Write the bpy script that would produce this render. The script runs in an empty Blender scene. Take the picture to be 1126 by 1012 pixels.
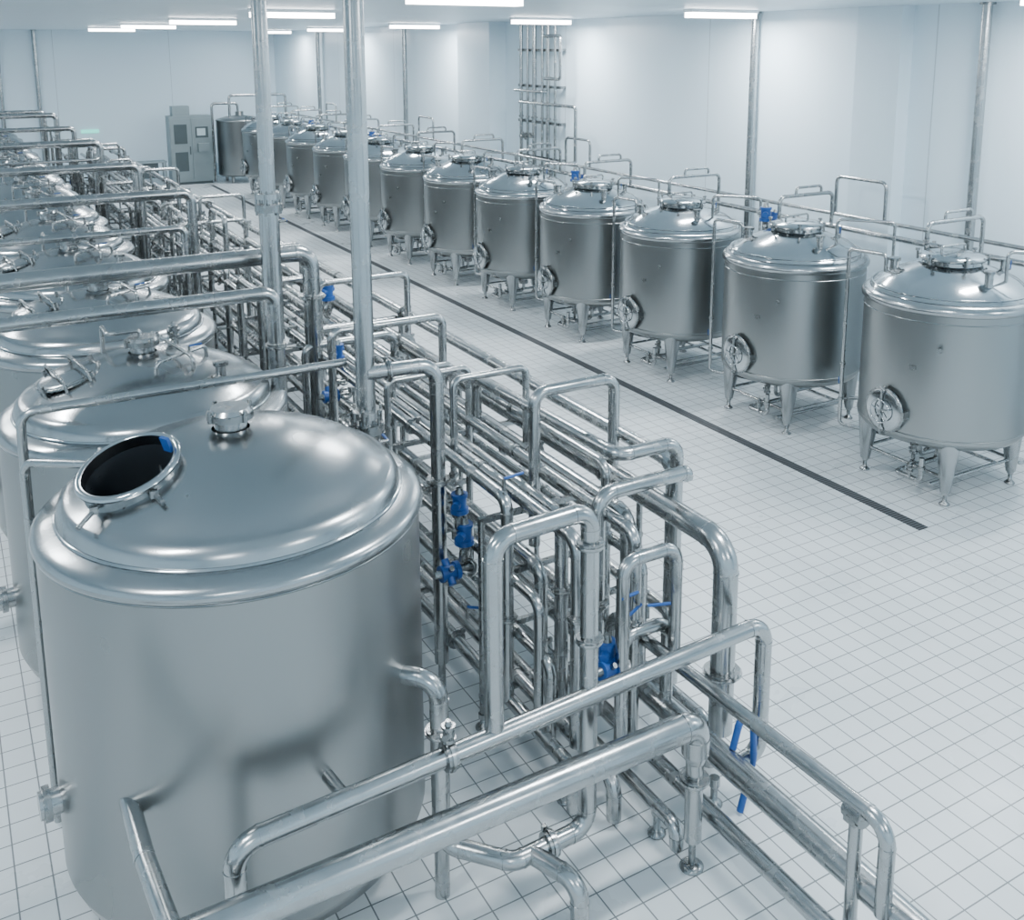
import bpy, math, random
from mathutils import Vector, Matrix
random.seed(7)
SC=bpy.context.scene.collection
pi=math.pi

# ------------------------------------------------------------------ materials
def new_mat(name):
    m=bpy.data.materials.new(name); m.use_nodes=True
    nt=m.node_tree; return m,nt,nt.nodes['Principled BSDF']
def simple(name,col,metal=0,rough=.5,emit=None,es=0,var=0.0):
    m,nt,b=new_mat(name)
    b.inputs['Metallic'].default_value=metal; b.inputs['Roughness'].default_value=rough
    b.inputs['Base Color'].default_value=(*col,1)
    if emit:
        b.inputs['Emission Color'].default_value=(*emit,1); b.inputs['Emission Strength'].default_value=es
    else:
        tc=nt.nodes.new('ShaderNodeTexCoord'); n=nt.nodes.new('ShaderNodeTexNoise'); n.inputs['Scale'].default_value=6
        nt.links.new(tc.outputs['Object'],n.inputs['Vector'])
        r=nt.nodes.new('ShaderNodeValToRGB')
        r.color_ramp.elements[0].color=(*[c*(1-var) for c in col],1); r.color_ramp.elements[1].color=(*[min(1,c*(1+var)) for c in col],1)
        nt.links.new(n.outputs['Fac'],r.inputs[0]); nt.links.new(r.outputs[0],b.inputs['Base Color'])
    return m
def steel(name,col,r0,r1,scale=(1,1,1),nscale=8,aniso=0,cv=.03,det=3):
    m,nt,b=new_mat(name)
    b.inputs['Metallic'].default_value=1
    b.inputs['Anisotropic'].default_value=aniso
    tc=nt.nodes.new('ShaderNodeTexCoord'); mp=nt.nodes.new('ShaderNodeMapping'); mp.inputs['Scale'].default_value=scale
    n=nt.nodes.new('ShaderNodeTexNoise'); n.inputs['Scale'].default_value=nscale; n.inputs['Detail'].default_value=det
    nt.links.new(tc.outputs['Object'],mp.inputs[0]); nt.links.new(mp.outputs[0],n.inputs['Vector'])
    mr=nt.nodes.new('ShaderNodeMapRange'); mr.inputs['From Min'].default_value=.3; mr.inputs['From Max'].default_value=.7; mr.inputs['To Min'].default_value=r0; mr.inputs['To Max'].default_value=r1
    nt.links.new(n.outputs['Fac'],mr.inputs[0]); nt.links.new(mr.outputs[0],b.inputs['Roughness'])
    cr=nt.nodes.new('ShaderNodeValToRGB')
    cr.color_ramp.elements[0].color=(*[c*(1-cv) for c in col],1); cr.color_ramp.elements[1].color=(*[min(1,c*(1+cv)) for c in col],1)
    cr.color_ramp.elements[0].position=.3; cr.color_ramp.elements[1].position=.7
    nt.links.new(n.outputs['Fac'],cr.inputs[0]); nt.links.new(cr.outputs[0],b.inputs['Base Color'])
    return m
M_BODY=steel('brushed_steel_body',(.31,.32,.317),.27,.35,(1,1,.5),1.3,.45,.03,1)
M_DOME=steel('polished_steel_dome',(.37,.385,.39),.19,.28,(1,1,1),2,0,.03,1)
M_PIPE=steel('pipe_steel',(.41,.42,.42),.19,.30,(1,1,1),9)
M_DARK=simple('dark_rubber',(.03,.035,.04),0,.5,var=.2)
M_BLUE=simple('blue_valve_paint',(.012,.08,.30),0,.4,var=.15)
M_INSIDE=simple('tank_interior_shade',(.004,.008,.012),0,.7,var=.3)  # near-black colour stands in for the shade inside the open hatch
M_CAST=steel('cast_fitting_steel',(.29,.30,.30),.2,.35,(1,1,1),20)
M_MIRROR=steel('mirror_steel',(.47,.49,.50),.09,.17,(1,1,1),4)
MATS=[M_BODY,M_DOME,M_PIPE,M_DARK,M_BLUE,M_INSIDE,M_CAST,M_MIRROR]
BODY,DOME,PIPE,DARK,BLUE,INSIDE,CAST,MIRROR=range(8)

# ------------------------------------------------------------------ mesh builder
class MB:
    def __init__(s): s.v=[];s.f=[];s.m=[];s.sm=[]
    def add(s,vs,fs,mat,smooth=True):
        o=len(s.v); s.v+= [tuple(v) for v in vs]
        for f in fs: s.f.append([i+o for i in f]); s.m.append(mat); s.sm.append(smooth)
    def lathe(s,prof,mat,M=None,seg=32,smooth=True,skip=None):
        M=M or Matrix()
        chunks=[[prof[0]]]
        for p in prof[1:]:
            if p==chunks[-1][-1]: chunks.append([p])
            else: chunks[-1].append(p)
        for ch in chunks:
            if len(ch)<2: continue
            vs=[];fs=[]
            for (r,z) in ch:
                for i in range(seg):
                    a=2*pi*i/seg; vs.append(M@Vector((r*math.cos(a),r*math.sin(a),z)))
            for k in range(len(ch)-1):
                for i in range(seg):
                    j=(i+1)%seg
                    f=[k*seg+i,k*seg+j,(k+1)*seg+j,(k+1)*seg+i]
                    if skip and skip(sum((vs[q] for q in f),Vector())/4): continue
                    fs.append(f)
            s.add(vs,fs,mat,smooth)
    def cyl(s,p0,p1,r0,mat,r1=None,seg=16):
        p0=Vector(p0);p1=Vector(p1); r1=r0 if r1 is None else r1
        d=p1-p0;L=d.length
        M=Matrix.Translation(p0)@d.to_track_quat('Z','Y').to_matrix().to_4x4()
        s.lathe([(0.0001,0),(r0,0),(r0,0),(r1,L),(r1,L),(0.0001,L)],mat,M,seg)
    def torus(s,c,axis,R,r,mat,seg=32,ss=8):
        M=Matrix.Translation(Vector(c))@Vector(axis).to_track_quat('Z','Y').to_matrix().to_4x4()
        s.lathe([(R+r*math.cos(2*pi*k/ss),r*math.sin(2*pi*k/ss)) for k in range(ss+1)],mat,M,seg)
    def box(s,c,sz,mat,M=None):
        M=M or Matrix(); x,y,z=[a/2 for a in sz]; c=Vector(c)
        vs=[M@(c+Vector((a*x,b*y,d*z))) for a in(-1,1) for b in(-1,1) for d in(-1,1)]
        s.add(vs,[[0,1,3,2],[4,6,7,5],[0,4,5,1],[2,3,7,6],[0,2,6,4],[1,5,7,3]],mat,False)
    def tube(s,pts,r,mat=PIPE,seg=14,br=None,clamps=False):
        pts=[Vector(p) for p in pts]; br=br or r*2.3
        path=[pts[0]]; marks=[]
        for i in range(1,len(pts)-1):
            a,b,c=pts[i-1],pts[i],pts[i+1]
            d1=(a-b);d2=(c-b);l1=d1.length;l2=d2.length
            d1.normalize();d2.normalize(); ang=d1.angle(d2)
            if ang>pi-.02: path.append(b);continue
            t=min(br/math.tan(ang/2),l1*.49,l2*.49); rr=t*math.tan(ang/2)
            cen=b+(d1+d2).normalized()*(rr/math.sin(ang/2))
            s0=b+d1*t-cen; s1=b+d2*t-cen; n=7; tot=s0.angle(s1)
            for k in range(n+1):
                f=k/n
                path.append(cen+(s0*math.sin((1-f)*tot)+s1*math.sin(f*tot))/math.sin(tot))
            marks+= [(b+d1*t,d1),(b+d2*t,d2)]
        path.append(pts[-1])
        vs=[];fs=[]
        T=(path[1]-path[0]).normalized(); N=T.orthogonal().normalized()
        for i,p in enumerate(path):
            if i==0: t=(path[1]-path[0])
            elif i==len(path)-1: t=path[-1]-path[-2]
            else: t=(path[i+1]-p).normalized()+(p-path[i-1]).normalized()
            t.normalize(); N=(N-t*N.dot(t)).normalized(); B=t.cross(N)
            for k in range(seg):
                a=2*pi*k/seg; vs.append(p+(N*math.cos(a)+B*math.sin(a))*r)
        for i in range(len(path)-1):
            for k in range(seg):
                j=(k+1)%seg; fs.append([i*seg+k,i*seg+j,(i+1)*seg+j,(i+1)*seg+k])
        s.add(vs,fs,mat)
        n=len(path); s.add([vs[k] for k in range(seg)],[list(range(seg))[::-1]],mat,False)
        s.add([vs[(n-1)*seg+k] for k in range(seg)],[list(range(seg))],mat,False)
        for (p,d) in marks:
            w=.02 if clamps else .006
            s.cyl(p-d*w,p+d*w,r*(1.22 if clamps else 1.05),CAST if clamps else mat,seg=seg)
    def flange(s,p,axis,r,w=.02):
        p=Vector(p);d=Vector(axis).normalized()
        s.cyl(p-d*w,p+d*w,r*1.45,CAST); s.cyl(p-d*w*.3,p+d*w*.3,r*1.6,PIPE)
        o=d.orthogonal().normalized(); s.box(p+o*r*1.7,(.03,.03,.03),CAST)
    def foot(s,x,y,r=.025,h=.12):
        s.lathe([(.0001,0),(.06,0),(.06,0),(.06,.012),(.035,.035),(r*.8,.045),(r*.8,h)],CAST,Matrix.Translation((x,y,0)),16)
        s.cyl((x,y,h*.7),(x,y,h),r*1.25,PIPE,seg=8)
    def valve(s,p,axis=(0,0,1),k=1.0,mat=BLUE):
        p=Vector(p);d=Vector(axis).normalized(); o=d.orthogonal().normalized(); o2=d.cross(o)
        s.cyl(p-d*.02*k,p+d*.07*k,.03*k,CAST,seg=12)
        s.cyl(p+d*.07*k,p+d*.10*k,.06*k,mat,seg=14)
        s.cyl(p+d*.10*k,p+d*.18*k,.045*k,mat,seg=16)
        s.cyl(p+d*.18*k,p+d*.20*k,.055*k,mat,seg=14)
        s.cyl(p+d*.20*k,p+d*.24*k,.03*k,CAST,r1=.02*k,seg=12)
        s.cyl(p+d*.14*k-o*.085*k,p+d*.14*k+o*.085*k,.026*k,mat,seg=10)
        s.cyl(p+d*.14*k,p+d*.14*k+o2*.075*k,.018*k,CAST,seg=8)
        s.torus(p,o.cross(d),.045*k,.02*k,CAST,16,6)
    def lever(s,p,axis,arm,k=1.0):
        p=Vector(p);d=Vector(axis).normalized();a=Vector(arm).normalized()
        s.cyl(p,p+d*.08*k,.014*k,CAST,seg=8)
        s.tube([p+d*.08*k,p+d*.09*k+a*.14*k],.010*k,BLUE,8)
    def mesh(s,name):
        me=bpy.data.meshes.new(name); me.from_pydata(s.v,[],s.f)
        for m in MATS: me.materials.append(m)
        me.polygons.foreach_set('material_index',s.m); me.polygons.foreach_set('use_smooth',s.sm)
        me.update(); return me
    def obj(s,name,loc=(0,0,0),parent=None):
        return place(s.mesh(name),name,loc,parent=parent)
def place(me,name,loc=(0,0,0),rz=0,parent=None):
    o=bpy.data.objects.new(name,me); o.location=loc; o.rotation_euler[2]=rz
    SC.objects.link(o)
    if parent: o.parent=parent
    return o

# ------------------------------------------------------------------ room
XL,XR,YF,YB,CH=-6.0,12.0,-5.0,41.0,5.55
def bm_box(name,lo,hi,mat,parent=None):
    vs=[(x,y,z) for x in(lo[0],hi[0]) for y in(lo[1],hi[1]) for z in(lo[2],hi[2])]
    me=bpy.data.meshes.new(name); me.from_pydata(vs,[],[[0,1,3,2],[4,6,7,5],[0,4,5,1],[2,3,7,6],[0,2,6,4],[1,5,7,3]])
    me.materials.append(mat); o=bpy.data.objects.new(name,me); SC.objects.link(o)
    if parent:o.parent=parent
    return o
mf,nt,b=new_mat('floor_tiles')
tc=nt.nodes.new('ShaderNodeTexCoord'); br=nt.nodes.new('ShaderNodeTexBrick')
br.offset=0; br.squash=1
for k,v in (('Scale',1),('Mortar Size',.005),('Mortar Smooth',.1),('Brick Width',.2),('Row Height',.2),('Bias',0)): br.inputs[k].default_value=v
br.inputs['Color1'].default_value=(.77,.82,.84,1); br.inputs['Color2'].default_value=(.73,.78,.80,1); br.inputs['Mortar'].default_value=(.19,.21,.22,1)
nt.links.new(tc.outputs['Object'],br.inputs['Vector'])
nz=nt.nodes.new('ShaderNodeTexNoise'); nz.inputs['Scale'].default_value=.9; nz.inputs['Detail'].default_value=5
nt.links.new(tc.outputs['Object'],nz.inputs['Vector'])
mx=nt.nodes.new('ShaderNodeMix'); mx.data_type='RGBA'; mx.blend_type='MULTIPLY'; mx.inputs[0].default_value=.22
nt.links.new(br.outputs['Color'],mx.inputs[6]); nt.links.new(nz.outputs['Fac'],mx.inputs[7]); nt.links.new(mx.outputs[2],b.inputs['Base Color'])
mr=nt.nodes.new('ShaderNodeMapRange'); mr.inputs['From Min'].default_value=.3; mr.inputs['From Max'].default_value=.7; mr.inputs['To Min'].default_value=.22; mr.inputs['To Max'].default_value=.5
nt.links.new(nz.outputs['Fac'],mr.inputs[0]); nt.links.new(mr.outputs[0],b.inputs['Roughness'])
bp=nt.nodes.new('ShaderNodeBump'); bp.inputs['Strength'].default_value=.3; bp.inputs['Distance'].default_value=.003; bp.invert=True
nt.links.new(br.outputs['Fac'],bp.inputs['Height']); nt.links.new(bp.outputs[0],b.inputs['Normal'])
def panel(name,col,axis,width):
    m,nt,b=new_mat(name)
    tc=nt.nodes.new('ShaderNodeTexCoord'); sp=nt.nodes.new('ShaderNodeSeparateXYZ'); nt.links.new(tc.outputs['Object'],sp.inputs[0])
    md=nt.nodes.new('ShaderNodeMath'); md.operation='PINGPONG'; md.inputs[1].default_value=width/2
    nt.links.new(sp.outputs[axis],md.inputs[0])
    lt=nt.nodes.new('ShaderNodeMath'); lt.operation='LESS_THAN'; lt.inputs[1].default_value=.010; nt.links.new(md.outputs[0],lt.inputs[0])
    mx=nt.nodes.new('ShaderNodeMix'); mx.data_type='RGBA'; mx.inputs[6].default_value=(*col,1); mx.inputs[7].default_value=(*[c*.7 for c in col],1)
    nt.links.new(lt.outputs[0],mx.inputs[0]); nt.links.new(mx.outputs[2],b.inputs['Base Color']); b.inputs['Roughness'].default_value=.35
    return m
WC=(.71,.84,.92)
MWX=panel('wall_panel_side',WC,'Y',4.8); MWY=panel('wall_panel_end',WC,'X',4.0)
MC=panel('ceiling_panel',(.62,.73,.80),'Y',2.4)
MT=simple('painted_trim',(.65,.78,.86),0,.4,var=.02)
bm_box('floor',(XL,YF,-.1),(XR,YB,0),mf)
bm_box('ceiling',(XL,YF,CH),(XR,YB,CH+.1),MC)
bm_box('wall_right',(XR,YF,0),(XR+.1,YB,CH),MWX)
bm_box('wall_left',(XL-.1,YF,0),(XL,YB,CH),MWX)
bm_box('wall_back',(XL,YB,0),(XR,YB+.1,CH),MWY)
bm_box('wall_front',(XL,YF-.1,0),(XR,YF,CH),MWY)
bm_box('trim_1',(11.55,21.9,0),(XR,23.6,CH),MT)
bm_box('trim_2',(11.75,10.0,0),(XR,10.8,CH),MT)
bm_box('baseboard_right',(XR-.03,YF,0),(XR,YB,.15),MT)
bm_box('baseboard_back',(XL,YB-.03,0),(XR,YB,.15),MT)

# drain channel
md,nt,b=new_mat('drain_grate_steel')
tc=nt.nodes.new('ShaderNodeTexCoord'); sp=nt.nodes.new('ShaderNodeSeparateXYZ'); nt.links.new(tc.outputs['Object'],sp.inputs[0])
pp=nt.nodes.new('ShaderNodeMath'); pp.operation='PINGPONG'; pp.inputs[1].default_value=.02; nt.links.new(sp.outputs['Y'],pp.inputs[0])
lt=nt.nodes.new('ShaderNodeMath'); lt.operation='LESS_THAN'; lt.inputs[1].default_value=.012; nt.links.new(pp.outputs[0],lt.inputs[0])
mx=nt.nodes.new('ShaderNodeMix'); mx.data_type='RGBA'; mx.inputs[6].default_value=(.12,.13,.14,1); mx.inputs[7].default_value=(.03,.03,.032,1)
nt.links.new(lt.outputs[0],mx.inputs[0]); nt.links.new(mx.outputs[2],b.inputs['Base Color']); b.inputs['Roughness'].default_value=.5
bm_box('floor_drain',(8.53,6.6,0),(8.67,38,.006),md)

# ------------------------------------------------------------------ lights
ml=simple('lamp_diffuser',(1,1,1),0,.5,emit=(.95,.98,1),es=18)
mh=simple('lamp_housing',(.8,.83,.85),0,.4,var=.02)
def lamp(x,y,w):
    root=bpy.data.objects.new('ceiling_strip_light',None); SC.objects.link(root); root.location=(x,y,CH)
    h=bm_box('housing',(-.67,-.11,-.05),(.67,.11,0),mh,root)
    d=bm_box('diffuser',(-.65,-.09,-.13),(.65,.09,-.05),ml,root)
    ld=bpy.data.lights.new('tube','AREA'); ld.shape='RECTANGLE'; ld.size=1.3; ld.size_y=.25; ld.energy=w; ld.color=(.92,.97,1)
    o=bpy.data.objects.new('tube',ld); SC.objects.link(o); o.parent=root; o.location=(0,0,-.14)
LW=180
for y in (1,7,12.7,18.2,24.5,31,37): lamp(10.8,y,LW)
for y in (-2,4,10,16,22,28,34): lamp(5,y,LW)
for y in (-2,4,10,16,22,28,34): lamp(-1.5,y,LW)
w=bpy.data.worlds.new('world'); bpy.context.scene.world=w; w.use_nodes=True
w.node_tree.nodes['Background'].inputs[0].default_value=(.8,.9,1,1); w.node_tree.nodes['Background'].inputs[1].default_value=.4

# ------------------------------------------------------------------ right row tanks
def right_tank(variant):
    s=MB(); R=.93
    s.lathe([(.08,.50),(.35,.53),(.7,.60),(.88,.67),(R,.74),(R,.76)],BODY,seg=64)
    s.cyl((0,0,.36),(0,0,.52),.07,PIPE)
    s.lathe([(R,.76),(R,2.16)],BODY,seg=72)
    s.torus((0,0,.78),(0,0,1),R,.008,BODY,72,6)
    s.torus((0,0,2.08),(0,0,1),R-.002,.007,DOME,72,6)
    s.lathe([(R,2.16),(R+.03,2.18),(R+.035,2.22),(R+.01,2.26),(R-.03,2.28),(R-.05,2.285)],DOME,seg=72)
    s.lathe([(R-.05,2.285),(R-.07,2.32),(R-.12,2.36),(.70,2.44),(.55,2.50),(.42,2.55),(.33,2.585)],MIRROR,seg=72)
    s.torus((0,0,2.335),(0,0,1),R-.075,.012,MIRROR,72,6)
    s.lathe([(.33,2.56),(.33,2.63),(.33,2.63),(.36,2.64),(.36,2.66),(.33,2.68),(.2,2.71),(.0001,2.72)],MIRROR,seg=40)
    s.torus((0,0,2.645),(0,0,1),.35,.018,CAST,40,8)
    a0=variant*.9
    for k in range(6):
        a=a0+2*pi*k/6; c=Vector((math.cos(a)*.38,math.sin(a)*.38,2.64))
        s.cyl(c-Vector((0,0,.05)),c+Vector((0,0,.05)),.014,CAST,seg=8); s.cyl(c+Vector((0,0,.05)),c+Vector((0,0,.075)),.028,PIPE,seg=8)
    s.tube([(-.2,0,2.71),(-.2,0,2.78),(.2,0,2.78),(.2,0,2.71)],.014,PIPE,8)
    for (a,rr,r,h) in ((2.3+a0*.2,.62,.05,.12),(4.4,.66,.045,.14),(.9,.62,.06,.10),(5.6,.55,.035,.16)):
        x,y=math.cos(a)*rr,math.sin(a)*rr; z=2.46
        s.cyl((x,y,z-.02),(x,y,z+h),r,PIPE); s.cyl((x,y,z+h-.01),(x,y,z+h+.02),r*1.4,CAST)
    s.tube([(.12,.46,2.48),(.12,.46,2.95),(1.13,.46,2.95),(1.13,.46,2.47)],.028,PIPE,10,br=.09)
    s.tube([(.42,.46,2.95),(.42,.46,3.06),(.9,.46,3.06),(.9,.46,2.95)],.02,PIPE,8,br=.05)
    s.tube([(.1,-.62,2.45),(.1,-.62,2.8),(.55,-1.16,2.8),(.55,-1.16,.45),(.2,-.9,.45)],.02,PIPE,8,br=.06)
    s.tube([(-.45,.55,2.4),(-.45,.55,2.62),(-.55,1.02,2.62),(-.55,1.02,.42),(-.2,.2,.42),(0,0,.42)],.024,PIPE,10,br=.06)
    s.flange((-.55,1.02,1.2),(0,0,1),.024,.015); s.flange((-.55,1.02,.75),(0,0,1),.024,.015)
    s.lever((-.55,1.02,.95),(-1,0,0),(0,0,1),.6)
    if variant%2: s.valve((.02,.62,2.50),(0,0,1),1.5); s.valve((.2,.70,2.48),(.3,0,1),1.1)
    else: s.valve((.12,.46,2.66),(0,0,1),.6,CAST)
    s.lever((.1,-.62,2.6),(1,0,0),(0,0,1),.7)
    # side manway facing the aisle
    M=Matrix.Translation((-R+.03,0,1.0))@Vector((-1,0,0)).to_track_quat('Z','Y').to_matrix().to_4x4()
    s.lathe([(.21,-.03),(.21,.05),(.21,.05),(.245,.055),(.255,.07),(.245,.09),(.22,.095)],PIPE,M,36)
    s.lathe([(.22,.095),(.19,.105),(.10,.115),(.0001,.12)],MIRROR,M,36)
    s.torus(M@Vector((0,0,.075)),(-1,0,0),.245,.018,CAST,36,8)
    s.torus(M@Vector((0,0,.15)),(-1,0,0),.13,.009,MIRROR,28,6)
    for k in range(5):
        a=2*pi*k/5+.3; s.cyl(M@Vector((0,0,.145)),M@Vector((.13*math.cos(a),.13*math.sin(a),.15)),.007,MIRROR,seg=6)
    s.cyl(M@Vector((0,0,.10)),M@Vector((0,0,.16)),.022,CAST,seg=10)
    s.tube([M@Vector((0,.27,.05)),M@Vector((0,.27,.13)),M@Vector((0,-.27,.13)),M@Vector((0,-.27,.05))],.013,CAST,8)
    s.box(M@Vector((.25,0,.04)),(.1,.06,.1),CAST)
    a=-2.55; d=Vector((math.cos(a),math.sin(a),0))
    s.cyl(d*(R-.01)+Vector((0,0,1.8)),d*(R+.07)+Vector((0,0,1.8)),.012,PIPE,seg=8)
    s.cyl(d*(R+.06)+Vector((0,0,1.8)),d*(R+.08)+Vector((0,0,1.8)),.03,CAST,seg=16)
    a=-2.85; d=Vector((math.cos(a),math.sin(a),0))
    s.box((0,0,0),(.09,.01,.06),CAST,Matrix.Translation(d*(R+.004)+Vector((0,0,1.55)))@Matrix.Rotation(a+pi/2,4,'Z'))
    s.cyl((0,0,0.36),(0,0,.42),.09,CAST)
    for sx in(-1,1):
        for sy in(-1,1):
            x,y=.57*sx,.57*sy
            s.cyl((x*.97,y*.97,.80),(x,y,.15),.14,DOME,r1=.055,seg=20)
            s.foot(x,y,.03,.17)
    for sy in(-1,1): s.tube([(-.57,.57*sy,.3),(.57,.57*sy,.3)],.02,PIPE,8)
    for sx in(-1,1): s.tube([(.57*sx,-.57,.3),(.57*sx,.57,.3)],.02,PIPE,8)
    s.tube([(0,0,.4),(0,0,.22),(-.72,0,.22),(-.72,-.35,.22),(-.72,-.35,.5)],.03,PIPE,10)
    s.tube([(.0,.25,.62),(0,.25,.18),(.9,.25,.18)],.028,PIPE,10)
    s.tube([(-.5,-.3,.12),(.7,-.3,.12),(.7,.9,.12)],.022,PIPE,10)
    s.flange((-.4,0,.22),(1,0,0),.03); s.flange((-.72,-.35,.38),(0,0,1),.03)
    s.valve((-.72,-.2,.24),(0,0,1),.7,CAST); s.valve((-.3,.1,.26),(0,0,1),.8,CAST)
    return s.mesh('maturation_tank')
RT=[right_tank(i) for i in range(3)]
RY=[7.45+2.46*k for k in range(12)]
for k,y in enumerate(RY):
    place(RT[(0,1,2,1,0,2,0,1,2,1,0,1)[k]],'maturation_tank',(9.85,y,0))
# header pipes behind the right row
s=MB()
s.tube([(11.04,5.8,.1),(11.04,5.8,2.45),(11.04,37,2.45),(11.04,37,.1)],.04)
s.tube([(11.2,5.9,.1),(11.2,5.9,2.6),(11.2,37,2.6),(11.2,37,.1)],.03)
s.tube([(11.1,5.7,.1),(11.1,5.7,.5),(11.1,37,.5),(11.1,37,.1)],.035)
for k in range(13):
    y=6.25+2.46*k
    s.tube([(11.12,y,.1),(11.12,y,2.5)],.025,seg=8); s.box((11.12,y,2.39),(.24,.05,.04),PIPE); s.foot(11.12,y)
for k,y in enumerate(RY):
    if k%3==1: s.tube([(11.2,y-.3,2.6),(11.2,y-.3,3.15),(11.2,y+.6,3.15),(11.2,y+.6,2.6)],.026,seg=10,br=.09)
s.tube([(11.5,18.0,2.6),(11.5,18,3.75),(11.5,20.4,3.75),(11.7,20.4,3.75)],.035)
s.tube([(11.5,18.0,2.6),(11.15,18,2.6)],.035)
s.obj('header_pipework')
# wall service riser
s=MB()
for y,r,z0,z1 in ((19.3,.03,2.0,5.5),(19.6,.045,1.5,5.5),(19.85,.03,2.2,5.5),(20.2,.05,1.2,5.5),(20.5,.03,2.0,5.5),(20.8,.04,1.5,5.5)):
    s.tube([(11.8,y,z0),(11.8,y,z1)],r)
    s.flange((11.8,y,3.4),(0,0,1),r)
for z in (2.5,3.3,4.1,4.9): s.box((11.86,20.05,z),(.06,1.9,.06),CAST); s.box((11.935,19.2,z),(.12,.06,.06),CAST); s.box((11.935,20.9,z),(.12,.06,.06),CAST)
s.tube([(11.7,19.3,4.3),(11.5,19.3,4.3),(11.5,18.6,4.3),(11.5,18.6,5.2),(11.5,19.3,5.2),(11.75,19.3,5.2)],.035)
s.tube([(11.8,19.6,4.0),(11.6,19.6,4.0),(11.6,20.8,4.0),(11.8,20.8,4.0)],.03)
s.valve((11.7,20.2,3.0),(-1,0,0),1.2,CAST)
s.obj('service_pipe_riser')
# poles
for (x,y) in ((11.87,8.75),(11.87,13.1),(11.87,27.7),(11.87,35.3)):
    s=MB(); s.cyl((0,0,0),(0,0,CH-.001),.065,PIPE); s.cyl((0,0,0),(0,0,.02),.1,CAST); s.cyl((0,0,CH-.03),(0,0,CH-.002),.1,CAST); s.obj('support_pole',(x,y,0))
for (x,y) in ((3.4,40.85),(2.2,40.85)):
    s=MB(); s.cyl((0,0,0),(0,0,CH-.001),.07,PIPE); s.cyl((0,0,CH-.03),(0,0,CH-.002),.1,CAST); s.obj('support_pole',(x,y,0))
for (x,y,zf) in ((2.50,6.68,2.36),(2.60,9.3,3.6)):
    s=MB(); s.cyl((0,0,0),(0,0,CH-.001),.07,PIPE,seg=24)
    s.cyl((0,0,zf-.10),(0,0,zf-.03),.125,CAST,seg=24); s.cyl((0,0,zf+.02),(0,0,zf+.07),.115,PIPE,seg=24); s.cyl((0,0,0.3),(0,0,zf-.08),.092,PIPE,seg=24)
    for k in range(6):
        a=k*pi/3; s.cyl((.11*math.cos(a),.11*math.sin(a),zf-.13),(.11*math.cos(a),.11*math.sin(a),zf+.09),.012,CAST,seg=6)
    s.cyl((0,0,0),(0,0,.02),.12,CAST)
    s.lever((.08,0,zf-.2),(1,0,0),(0,1,0),1)
    s.obj('support_pole',(x,y,0))

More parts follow.
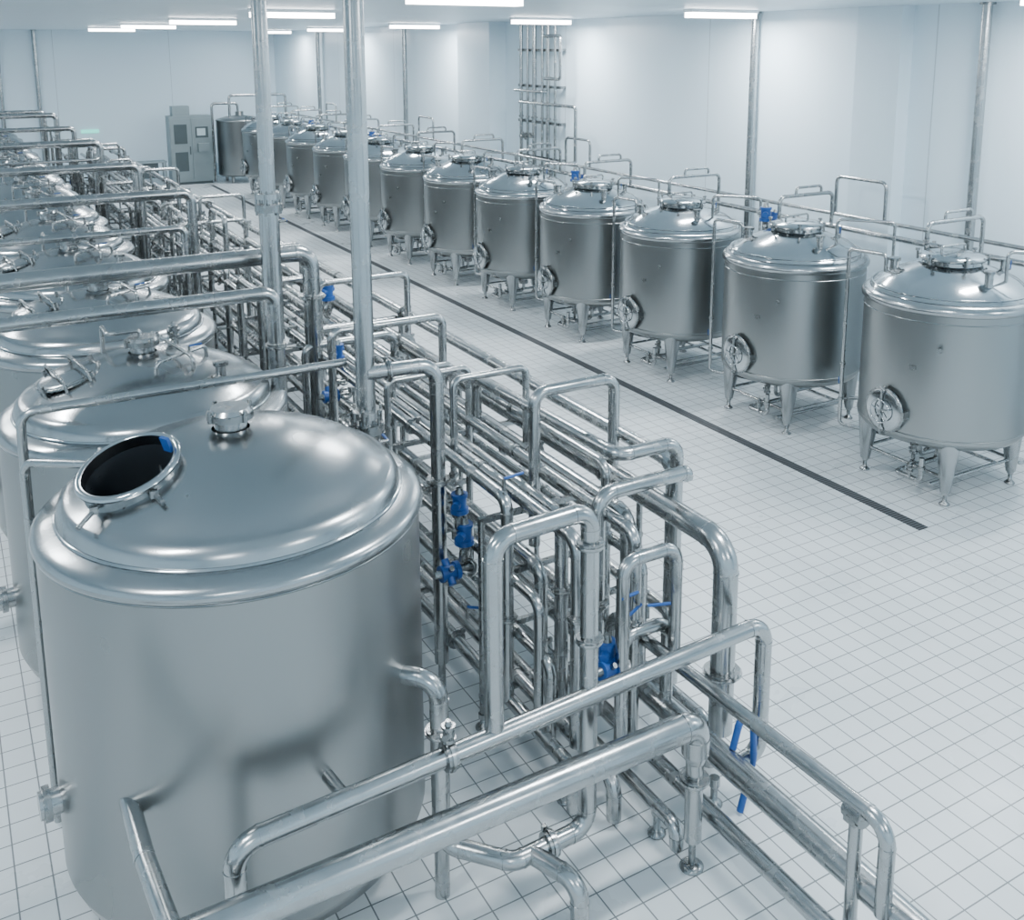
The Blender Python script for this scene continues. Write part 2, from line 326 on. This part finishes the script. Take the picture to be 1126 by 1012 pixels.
# ------------------------------------------------------------------ left row tanks
def left_tank(openh,R,zr):
    s=MB()
    T=lambda z: z+zr-2.30
    if openh:
        ax=Vector((-.30,-.17,1)).normalized()
        M=Matrix.Translation((-.585,-.15,T(2.635)))@ax.to_track_quat('Z','Y').to_matrix().to_4x4()
        Mi=M.inverted()
        def skip(c):
            q=Mi@c; return math.hypot(q.x,q.y)<.255
    else: skip=None
    s.lathe([(.0001,.22),(.6,.16),(R-.15,.18),(R-.04,.24),(R,.34)],BODY,seg=96)
    s.lathe([(R,.34),(R,T(2.22))],BODY,seg=96)
    s.lathe([(R,T(2.22)),(R+.015,T(2.23)),(R+.025,T(2.255)),(R+.02,T(2.285)),(R-.005,T(2.31)),(R-.05,T(2.33)),(R-.11,T(2.345))],DOME,seg=96)
    prof=[(R-.11,T(2.345)),(R-.115,T(2.385)),(R-.13,T(2.425)),(R-.16,T(2.455)),(R-.21,T(2.48)),(.75,T(2.56)),(.6,T(2.625)),(.45,T(2.675)),(.3,T(2.715)),(.11,T(2.74))]
    fine=prof[:4]
    for i in range(4,len(prof)):
        a,b_=prof[i-1],prof[i]; n=5
        p0=prof[i-2]; p3=prof[min(i+1,len(prof)-1)]
        for k in range(1,n+1):
            t=k/n
            cm=lambda q0,q1,q2,q3:.5*((2*q1)+(-q0+q2)*t+(2*q0-5*q1+4*q2-q3)*t*t+(-q0+3*q1-3*q2+q3)*t**3)
            fine.append((cm(p0[0],a[0],b_[0],p3[0]),cm(p0[1],a[1],b_[1],p3[1])))
    s.lathe(fine,DOME,seg=128,skip=skip)
    s.torus((0,0,T(2.35)),(0,0,1),R-.11,.012,MIRROR,96,6)
    s.torus((0,0,T(2.22)),(0,0,1),R+.002,.008,DOME,96,6)
    # central port
    s.cyl((0,0,T(2.72)),(0,0,T(2.80)),.095,PIPE,seg=28); s.cyl((0,0,T(2.80)),(0,0,T(2.84)),.135,CAST,seg=28); s.cyl((0,0,T(2.84)),(0,0,T(2.865)),.125,PIPE,r1=.11,seg=28)
    for k in range(4):
        a=k*pi/2+.4; s.cyl((.14*math.cos(a),.14*math.sin(a),T(2.80)),(.14*math.cos(a),.14*math.sin(a),T(2.87)),.014,CAST,seg=8)
    if openh:
        s.lathe([(.275,-.20),(.265,.03),(.265,.03),(.285,.035),(.285,.055),(.25,.06),(.25,.06),(.245,.0)],DOME,M,48)
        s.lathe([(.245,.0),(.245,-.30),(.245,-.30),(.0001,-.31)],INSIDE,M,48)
        s.torus(M@Vector((0,0,.048)),ax,.27,.018,MIRROR,48,8)
        s.cyl(M@Vector((.25,.02,.02)),M@Vector((.06,.14,-.05)),.012,PIPE,seg=8)
        s.box((.10,.20,.07),(.06,.02,.09),BLUE,M)
        for (a,l) in ((-1.4,.14),(-.3,.12),(2.9,.10)):
            s.cyl(M@Vector((math.cos(a)*.26,math.sin(a)*.26,.01)),M@Vector((math.cos(a)*(.29+l),math.sin(a)*(.29+l),0)),.014,CAST,seg=8)
            s.box(M@Vector((math.cos(a)*.30,math.sin(a)*.30,.01)),(.04,.04,.04),CAST)
    else:
        ax=Vector((-.26,-.04,1)).normalized()
        M=Matrix.Translation((-.55,-.05,T(2.61)))@ax.to_track_quat('Z','Y').to_matrix().to_4x4()
        s.lathe([(.225,-.12),(.215,.02),(.215,.02),(.24,.025),(.24,.04),(.2,.055),(.0001,.07)],DOME,M,40)
        s.torus(M@Vector((0,0,.03)),ax,.235,.014,CAST,40,6)
        s.tube([M@Vector((-.26,-.09,.0)),M@Vector((-.24,-.09,.11)),M@Vector((.24,-.09,.11)),M@Vector((.26,-.09,.0))],.012,CAST,8)
        s.tube([M@Vector((-.26,.09,.0)),M@Vector((-.24,.09,.11)),M@Vector((.24,.09,.11)),M@Vector((.26,.09,.0))],.012,CAST,8)
        for k in range(4):
            a=k*pi/2+.5; s.cyl(M@Vector((math.cos(a)*.25,math.sin(a)*.25,-.02)),M@Vector((math.cos(a)*.25,math.sin(a)*.25,.08)),.016,CAST,seg=8)
        s.tube([(.30,-.42,T(2.66)),(.30,-.42,T(2.76)),(.12,.28,T(2.82)),(.12,.28,T(2.72))],.016,PIPE,8,br=.05)
        s.tube([(.02,-.45,T(2.66)),(.02,-.45,T(2.76)),(.46,-.15,T(2.76)),(.46,-.15,T(2.66))],.016,PIPE,8,br=.05)
        s.tube([(.0,.06,T(2.83)),(.0,.06,T(2.90)),(-.25,.06,T(2.90)),(-.25,.35,T(2.90)),(-.25,.35,T(2.68))],.018,PIPE,8,br=.05)
        s.valve((.3,.3,T(2.68)),(0,0,1),.8,CAST); s.lever((.30,-.3,T(2.76)),(0,0,1),(1,0,0),.7)
        s.cyl((.5,-.45,T(2.52)),(.5,-.45,T(2.68)),.04,PIPE); s.cyl((.5,-.45,T(2.67)),(.5,-.45,T(2.70)),.06,CAST)
    # outlet nozzle
    d=Vector((-1,-.05,0)).normalized(); p=Vector((0,0,.80))
    s.cyl(p+d*(R-.02),p+d*(R+.07),.075,PIPE,seg=24); s.cyl(p+d*(R+.05),p+d*(R+.09),.10,CAST,seg=24); s.cyl(p+d*(R+.09),p+d*(R+.11),.08,PIPE,seg=24)
    a=-1.35; d=Vector((math.cos(a),math.sin(a),0))
    s.box((0,0,0),(.12,.012,.09),CAST,Matrix.Translation(d*(R+.004)+Vector((0,0,.5)))@Matrix.Rotation(a+pi/2,4,'Z'))
    for k in range(4):
        a=pi/4+k*pi/2; x,y=.85*math.cos(a),.85*math.sin(a)
        s.cyl((x,y,.24),(x,y,.1),.07,BODY,r1=.05); s.foot(x,y,.03,.12)
    return s.mesh('process_tank')
TA=left_tank(True,1.085,2.36); TB=left_tank(False,1.08,2.16)
place(TA,'process_tank',(1.345,5.84,0))
for k in range(12): place(TB,'process_tank',(1.28,8.4+2.45*k,0))

# ------------------------------------------------------------------ overhead cross pipes on the left
def cross(y,z,r,x1,zd=.35,x0=-3.0):
    s=MB(); s.tube([(x0,y,0),(x0,y,z),(x1,y,z),(x1,y,zd)],r,seg=18,br=r*1.8)
    s.flange((x1,y,z-.45),(0,0,1),r)
    s.obj('overhead_transfer_pipe')
cross(9.7,3.0,.085,3.1); cross(8.2,3.0,.058,2.30)
cross(14.56,3.0,.07,3.0); cross(12.9,2.8,.045,2.55)
cross(18.4,3.0,.07,2.95); cross(19.4,2.9,.05,3.05); cross(23.2,3.0,.07,3.0);cross(27.6,3.0,.06,3.0);cross(31.5,3.1,.07,3.0);cross(35,3.0,.07,3.0)
for y in (16.0,21.2,25.6,29.6): 
    s=MB(); s.tube([(-.6,y,0),(-.6,y,2.85),(2.7,y,2.85),(2.7,y+.5,2.85),(2.7,y+.5,.3)],.03,seg=10); s.obj('overhead_transfer_pipe')
s=MB()
s.tube([(.30,7.10,.0),(.30,6.88,2.75),(2.42,6.85,2.75)],.03,seg=14,br=.09)
s.obj('rinse_water_pipe')
s=MB()
s.tube([(.66,6.25,2.56),(.28,6.62,2.52),(.28,6.68,.0)],.026,seg=14,br=.08)
s.flange((.62,6.29,2.555),(-1,1,0),.026,.015)
s.obj('rinse_water_pipe')

# ------------------------------------------------------------------ central pipe rack
s=MB(); FAR=33.0
def run(x,z,r,y0,zd=None,y1=FAR):
    if zd is None: s.tube([(x,y0,z),(x,y1,z)],r)
    else: s.tube([(x,y0,zd),(x,y0,z),(x,y1,z)],r)
    y=y0+1.3+random.random()
    while y<y1:
        (s.flange if random.random()<.5 else (lambda p,a,q:s.cyl(Vector(p)-Vector((0,.02,0)),Vector(p)+Vector((0,.02,0)),q*1.15,CAST,seg=14)))((x,y,z),(0,1,0),r)
        y+=2+random.random()*2
tops=[(3.20,1.90,.045,5.86),(3.36,1.84,.05,5.19),(3.55,1.76,.05,5.7),(3.75,1.84,.045,5.1),(3.95,1.76,.06,5.45),(4.13,1.9,.04,6.0),(4.45,2.0,.055,5.6),(4.30,1.73,.085,4.82)]
for x,z,r,y in tops: run(x,z,r,y,.35)
for x,z,r,y in ((3.25,1.28,.04,5.5),(3.5,1.28,.05,5.9),(4.18,1.3,.045,5.6),(4.36,1.28,.045,5.9),(3.28,.86,.04,5.4),(4.4,.85,.05,5.5),(3.9,.86,.05,5.8)): run(x,z,r,y,.3)
run(4.0,.5,.085,1.2,.05); run(3.78,.30,.055,1.4,.05); run(3.6,.2,.045,4.4,.05); run(3.22,.34,.05,5.0,.05); run(3.40,.34,.05,4.8,.05); run(4.28,.34,.06,4.9,.05)
run(2.78,.4,.05,7.0,.05); run(2.9,.62,.04,7.3,.05)
s.tube([(3.92,3.08,.5),(3.92,3.08,1.03),(3.84,5.5,1.03),(3.84,5.5,.5)],.045,br=.12)
s.cyl((3.91,3.28,0),(3.91,3.28,.98),.038,PIPE); s.foot(3.91,3.28); s.box((3.91,3.28,.95),(.12,.08,.04),CAST); s.cyl((3.91,3.22,.98),(3.91,3.34,.98),.06,CAST)
# supports
y=6.1
while y<33:
    for x in (3.12,4.52):
        s.cyl((x,y,.1),(x,y,1.66),.026,CAST,seg=10); s.foot(x,y,.03,.12)
    for z in (.26,.78,1.2,1.66): s.box((3.82,y,z),(1.45,.04,.04),CAST)
    y+=1.6
for (x,y) in ((3.25,5.15),(3.45,5.74),(3.60,4.6),(4.09,4.62)):
    s.foot(x,y,.03,.2)
# connecting loops
def loop(y,z,x0,x1,r,z0=.35,z1=.35,dy=0): s.tube([(x0,y,z0),(x0,y,z),(x1,y+dy,z),(x1,y+dy,z1)],r)
loop(6.2,2.5,3.62,4.33,.045,1.3,1.3); loop(6.9,2.45,3.3,3.95,.03,1.8,1.8)
loop(5.42,2.0,3.67,4.42,.055,.35,1.95); loop(10.4,2.5,3.4,4.42,.035,1.8,1.3)
loop(4.95,1.75,3.55,3.98,.045,.35,1.0); loop(5.05,1.15,3.62,4.0,.045,.35,.35)
s.tube([(3.85,7.6,1.76),(3.85,7.6,2.18),(3.92,5.55,2.18),(4.44,5.55,2.18),(4.44,5.55,.4)],.05)
s.tube([(2.50,6.65,2.71),(3.02,6.6,2.71),(3.02,6.6,.3)],.055,br=.14); s.flange((2.66,6.635,2.71),(1,-.1,0),.055,.015); s.cyl((3.02,6.6,0),(3.02,6.6,.3),.03,PIPE)
for k in range(34):
    y=7.3+k*.78+random.random()*.3; x0=random.choice((3.2,3.36,3.55,3.75,3.0)); x1=random.choice((3.95,4.13,4.3,4.48,3.75))
    z=random.choice((2.1,2.15,2.25,2.4,2.5,2.05)); r=random.choice((.03,.035,.04,.045))
    t=random.random()
    if t<.4: loop(y,z,x0,x1,r,random.choice((.35,1.3)),random.choice((.35,1.3,.9)))
    elif t<.8: s.tube([(x0,y,.35),(x0,y,z),(x0,y+.9,z),(x0,y+.9,1.3)],r)
    else: s.tube([(x0-.35,y,.3),(x0-.35,y,z-.2),(x1,y,z-.2),(x1,y,.35)],r)
    if random.random()<.45: s.valve((x0,y,z*.6),(-1,0,0),random.choice((.9,1.1)),random.choice((BLUE,CAST,CAST)))
    if random.random()<.4: s.flange((x1,y,1.0),(0,0,1),r)
# valve cluster
for (x,y,z,ax,k) in ((3.14,6.42,1.25,(0,0,1),1.25),(3.12,6.45,1.50,(0,0,1),1.15),(3.16,6.4,1.15,(-1,0,0),1.15),(3.50,5.05,.92,(0,0,1),1.2),(3.60,5.0,.98,(-1,-.2,.2),1.1),(3.83,11.4,1.95,(0,0,1),1.5),(3.2,9.3,1.9,(0,0,1),1.2),(3.2,9.1,1.7,(-1,0,0),1.1)):
    s.valve((x,y,z),ax,k)
for (x,y,z,a) in ((3.75,4.95,1.3,(1,-.5,0)),(3.67,4.95,1.42,(-1,-.2,0)),(3.1,6.3,.8,(1,-1,0)),(3.62,4.98,1.25,(1,.4,0)),(3.2,5.9,1.95,(1,0,0))):
    s.lever((x,y,z),(0,0,1),a,1.1)
for (x,y,z,r) in ((3.67,5.42,1.2,.055),(3.36,5.19,1.3,.05),(3.75,5.1,1.2,.045),(4.3,4.82,.8,.085),(3.02,6.6,1.8,.06),(3.55,5.7,1.2,.05),(4.44,5.55,1.2,.05),(3.2,5.86,1.0,.045)):
    s.flange((x,y,z),(0,0,1),r)
# blue hose
s.tube([(4.04,4.40,.58),(4.10,4.40,.80),(4.24,4.44,.72),(4.28,4.46,.38),(4.18,4.46,.02)],.024,BLUE,10,br=.2)
s.obj('pipe_rack')

# ------------------------------------------------------------------ foreground cross pipes
s=MB()
s.tube([(-1.2,4.25,.0),(-1.2,4.25,1.0),(3.62,4.27,1.0),(3.62,4.27,.80)],.085,seg=28,br=.15)
s.cyl((3.62,4.27,.82),(3.62,4.27,.74),.085,PIPE,r1=.058,seg=24)
s.cyl((3.62,4.27,.2),(3.62,4.27,.76),.055,PIPE,seg=20); s.flange((3.62,4.27,.62),(0,0,1),.06)
s.cyl((3.62,4.27,.0),(3.62,4.27,.2),.022,CAST); s.lathe([(.0001,.03),(.05,.03),(.075,.012),(.075,0)],CAST,Matrix.Translation((3.62,4.27,0)),20)
s.obj('main_transfer_pipe')
s=MB()
s.tube([(.92,4.46,.0),(.92,4.46,1.2),(4.38,4.52,1.30),(4.38,4.52,.35),(4.15,4.5,.35)],.055,seg=20,br=.13)
s.tube([(2.37,4.50,1.25),(2.37,4.50,2.41),(3.02,4.54,2.41),(3.02,4.54,.35),(2.5,4.52,.35),(2.2,4.86,.35),(2.2,4.86,1.42),(1.98,5.10,1.42)],.055,seg=20,br=.12)
s.flange((2.2,4.86,1.10),(0,0,1),.055); s.flange((2.75,4.53,.35),(1,0,0),.055,.03)
s.tube([(2.62,4.52,.35),(2.75,4.2,.35),(2.75,4.2,.0)],.055,seg=16)
s.cyl((2.2,4.86,0),(2.2,4.86,.35),.045,PIPE)
s.flange((3.02,4.54,1.6),(0,0,1),.055); s.flange((3.02,4.54,2.2),(0,0,1),.055)
s.flange((2.08,4.48,1.235),(1,0,0),.055,.03)
s.valve((2.08,4.48,1.28),(0,0,1),.7,CAST)
s.obj('transfer_pipework')
s=MB()
s.tube([(.55,5.15,1.12),(.55,4.70,1.12),(.60,3.9,1.08),(.60,3.9,.0)],.05,seg=18,br=.1)
s.tube([(1.49,4.82,1.15),(1.52,4.58,1.15)],.035,seg=16)
s.obj('tank_drain_pipe')

# ------------------------------------------------------------------ back wall equipment
s=MB()
R=.85
s.lathe([(.0001,.25),(.8,.25),(R,.3),(R,.3),(R,2.25),(R,2.25),(R+.03,2.27),(R,2.32),(.5,2.42),(.15,2.46),(.15,2.6),(.0001,2.6)],BODY,seg=48)
for k in range(4):
    a=pi/4+k*pi/2; s.cyl((.65*math.cos(a),.65*math.sin(a),.3),(.65*math.cos(a),.65*math.sin(a),0),.06,BODY)
s.tube([(-.4,-.2,2.3),(-.4,-.2,3.2),(1.7,-.2,3.2),(1.7,-.2,2.3)],.05,br=.12)
s.tube([(0,.2,2.5),(0,.2,2.9),(-.95,.2,2.9),(-.95,.2,.02)],.05,br=.12)
s.obj('buffer_tank',(9.9,38.7,0))
mg=steel('cabinet_steel',(.30,.35,.36),.35,.5,(1,1,1),6); mg2=simple('cabinet_panel_dark',(.06,.08,.085),0,.35,var=.1); msc=simple('screen_green',(.1,.6,.5),0,.4,emit=(.2,1,.8),es=1.2)
mface=simple('display_glass',(.45,.55,.58),0,.3,var=.1)
root=bpy.data.objects.new('control_cabinet',None); SC.objects.link(root); root.location=(8.1,38.6,0)
bm_box('cabinet_body',(-.75,0,.1),(.75,.6,2.5),mg,root); bm_box('plinth',(-.7,.05,0),(.7,.55,.1),mg2,root)
bm_box('door_left',(-.72,-.03,.2),(-.02,0,2.4),mg,root); bm_box('door_right',(.02,-.03,.2),(.72,0,2.4),mg,root)
bm_box('display',(.15,-.05,1.7),(.6,-.03,2.1),mg2,root); bm_box('display_glass',(.2,-.06,1.78),(.5,-.05,2.04),mface,root); bm_box('display_left',(-.6,-.05,1.5),(-.15,-.03,2.2),mg2,root)
bm_box('lower_panel',(-.6,-.05,.5),(-.15,-.03,1.2),mg2,root)
bm_box('gauge_box',(.2,-.2,1.2),(.6,-.03,1.5),mg,root)
bm_box('top_box',(-.6,.05,2.5),(0,.5,2.85),mg,root); bm_box('handle',(-.08,-.07,1.1),(-.05,-.03,1.4),mg2,root)
root=bpy.data.objects.new('work_bench',None); SC.objects.link(root); root.location=(6.4,38.9,0)
bm_box('bench_top',(-.8,-.3,.85),(.8,.3,.9),mg,root)
for i,(x,y) in enumerate(((-.75,-.25),(.75,-.25),(-.75,.25),(.75,.25))): bm_box('leg_%d'%(i+1),(x-.03,y-.03,0),(x+.03,y+.03,.85),mg,root)
bm_box('drawer_unit',(-.2,-.25,.3),(.5,.25,.85),mg2,root)
root=bpy.data.objects.new('exit_sign',None); SC.objects.link(root); root.location=(5.0,40.99,1.9)
bm_box('sign_face',(-.3,-.05,-.06),(.3,0,.06),msc,root)

# ------------------------------------------------------------------ camera
cd=bpy.data.cameras.new('camera'); cam=bpy.data.objects.new('camera',cd); SC.objects.link(cam)
cam.location=(0,0,5); cam.rotation_euler=(math.radians(90-10.96),0,math.radians(-30.41))
cd.sensor_width=36; cd.lens=1129/1126*36; cd.shift_x=-27/1126; cd.shift_y=-237.3/1126
bpy.context.scene.camera=cam
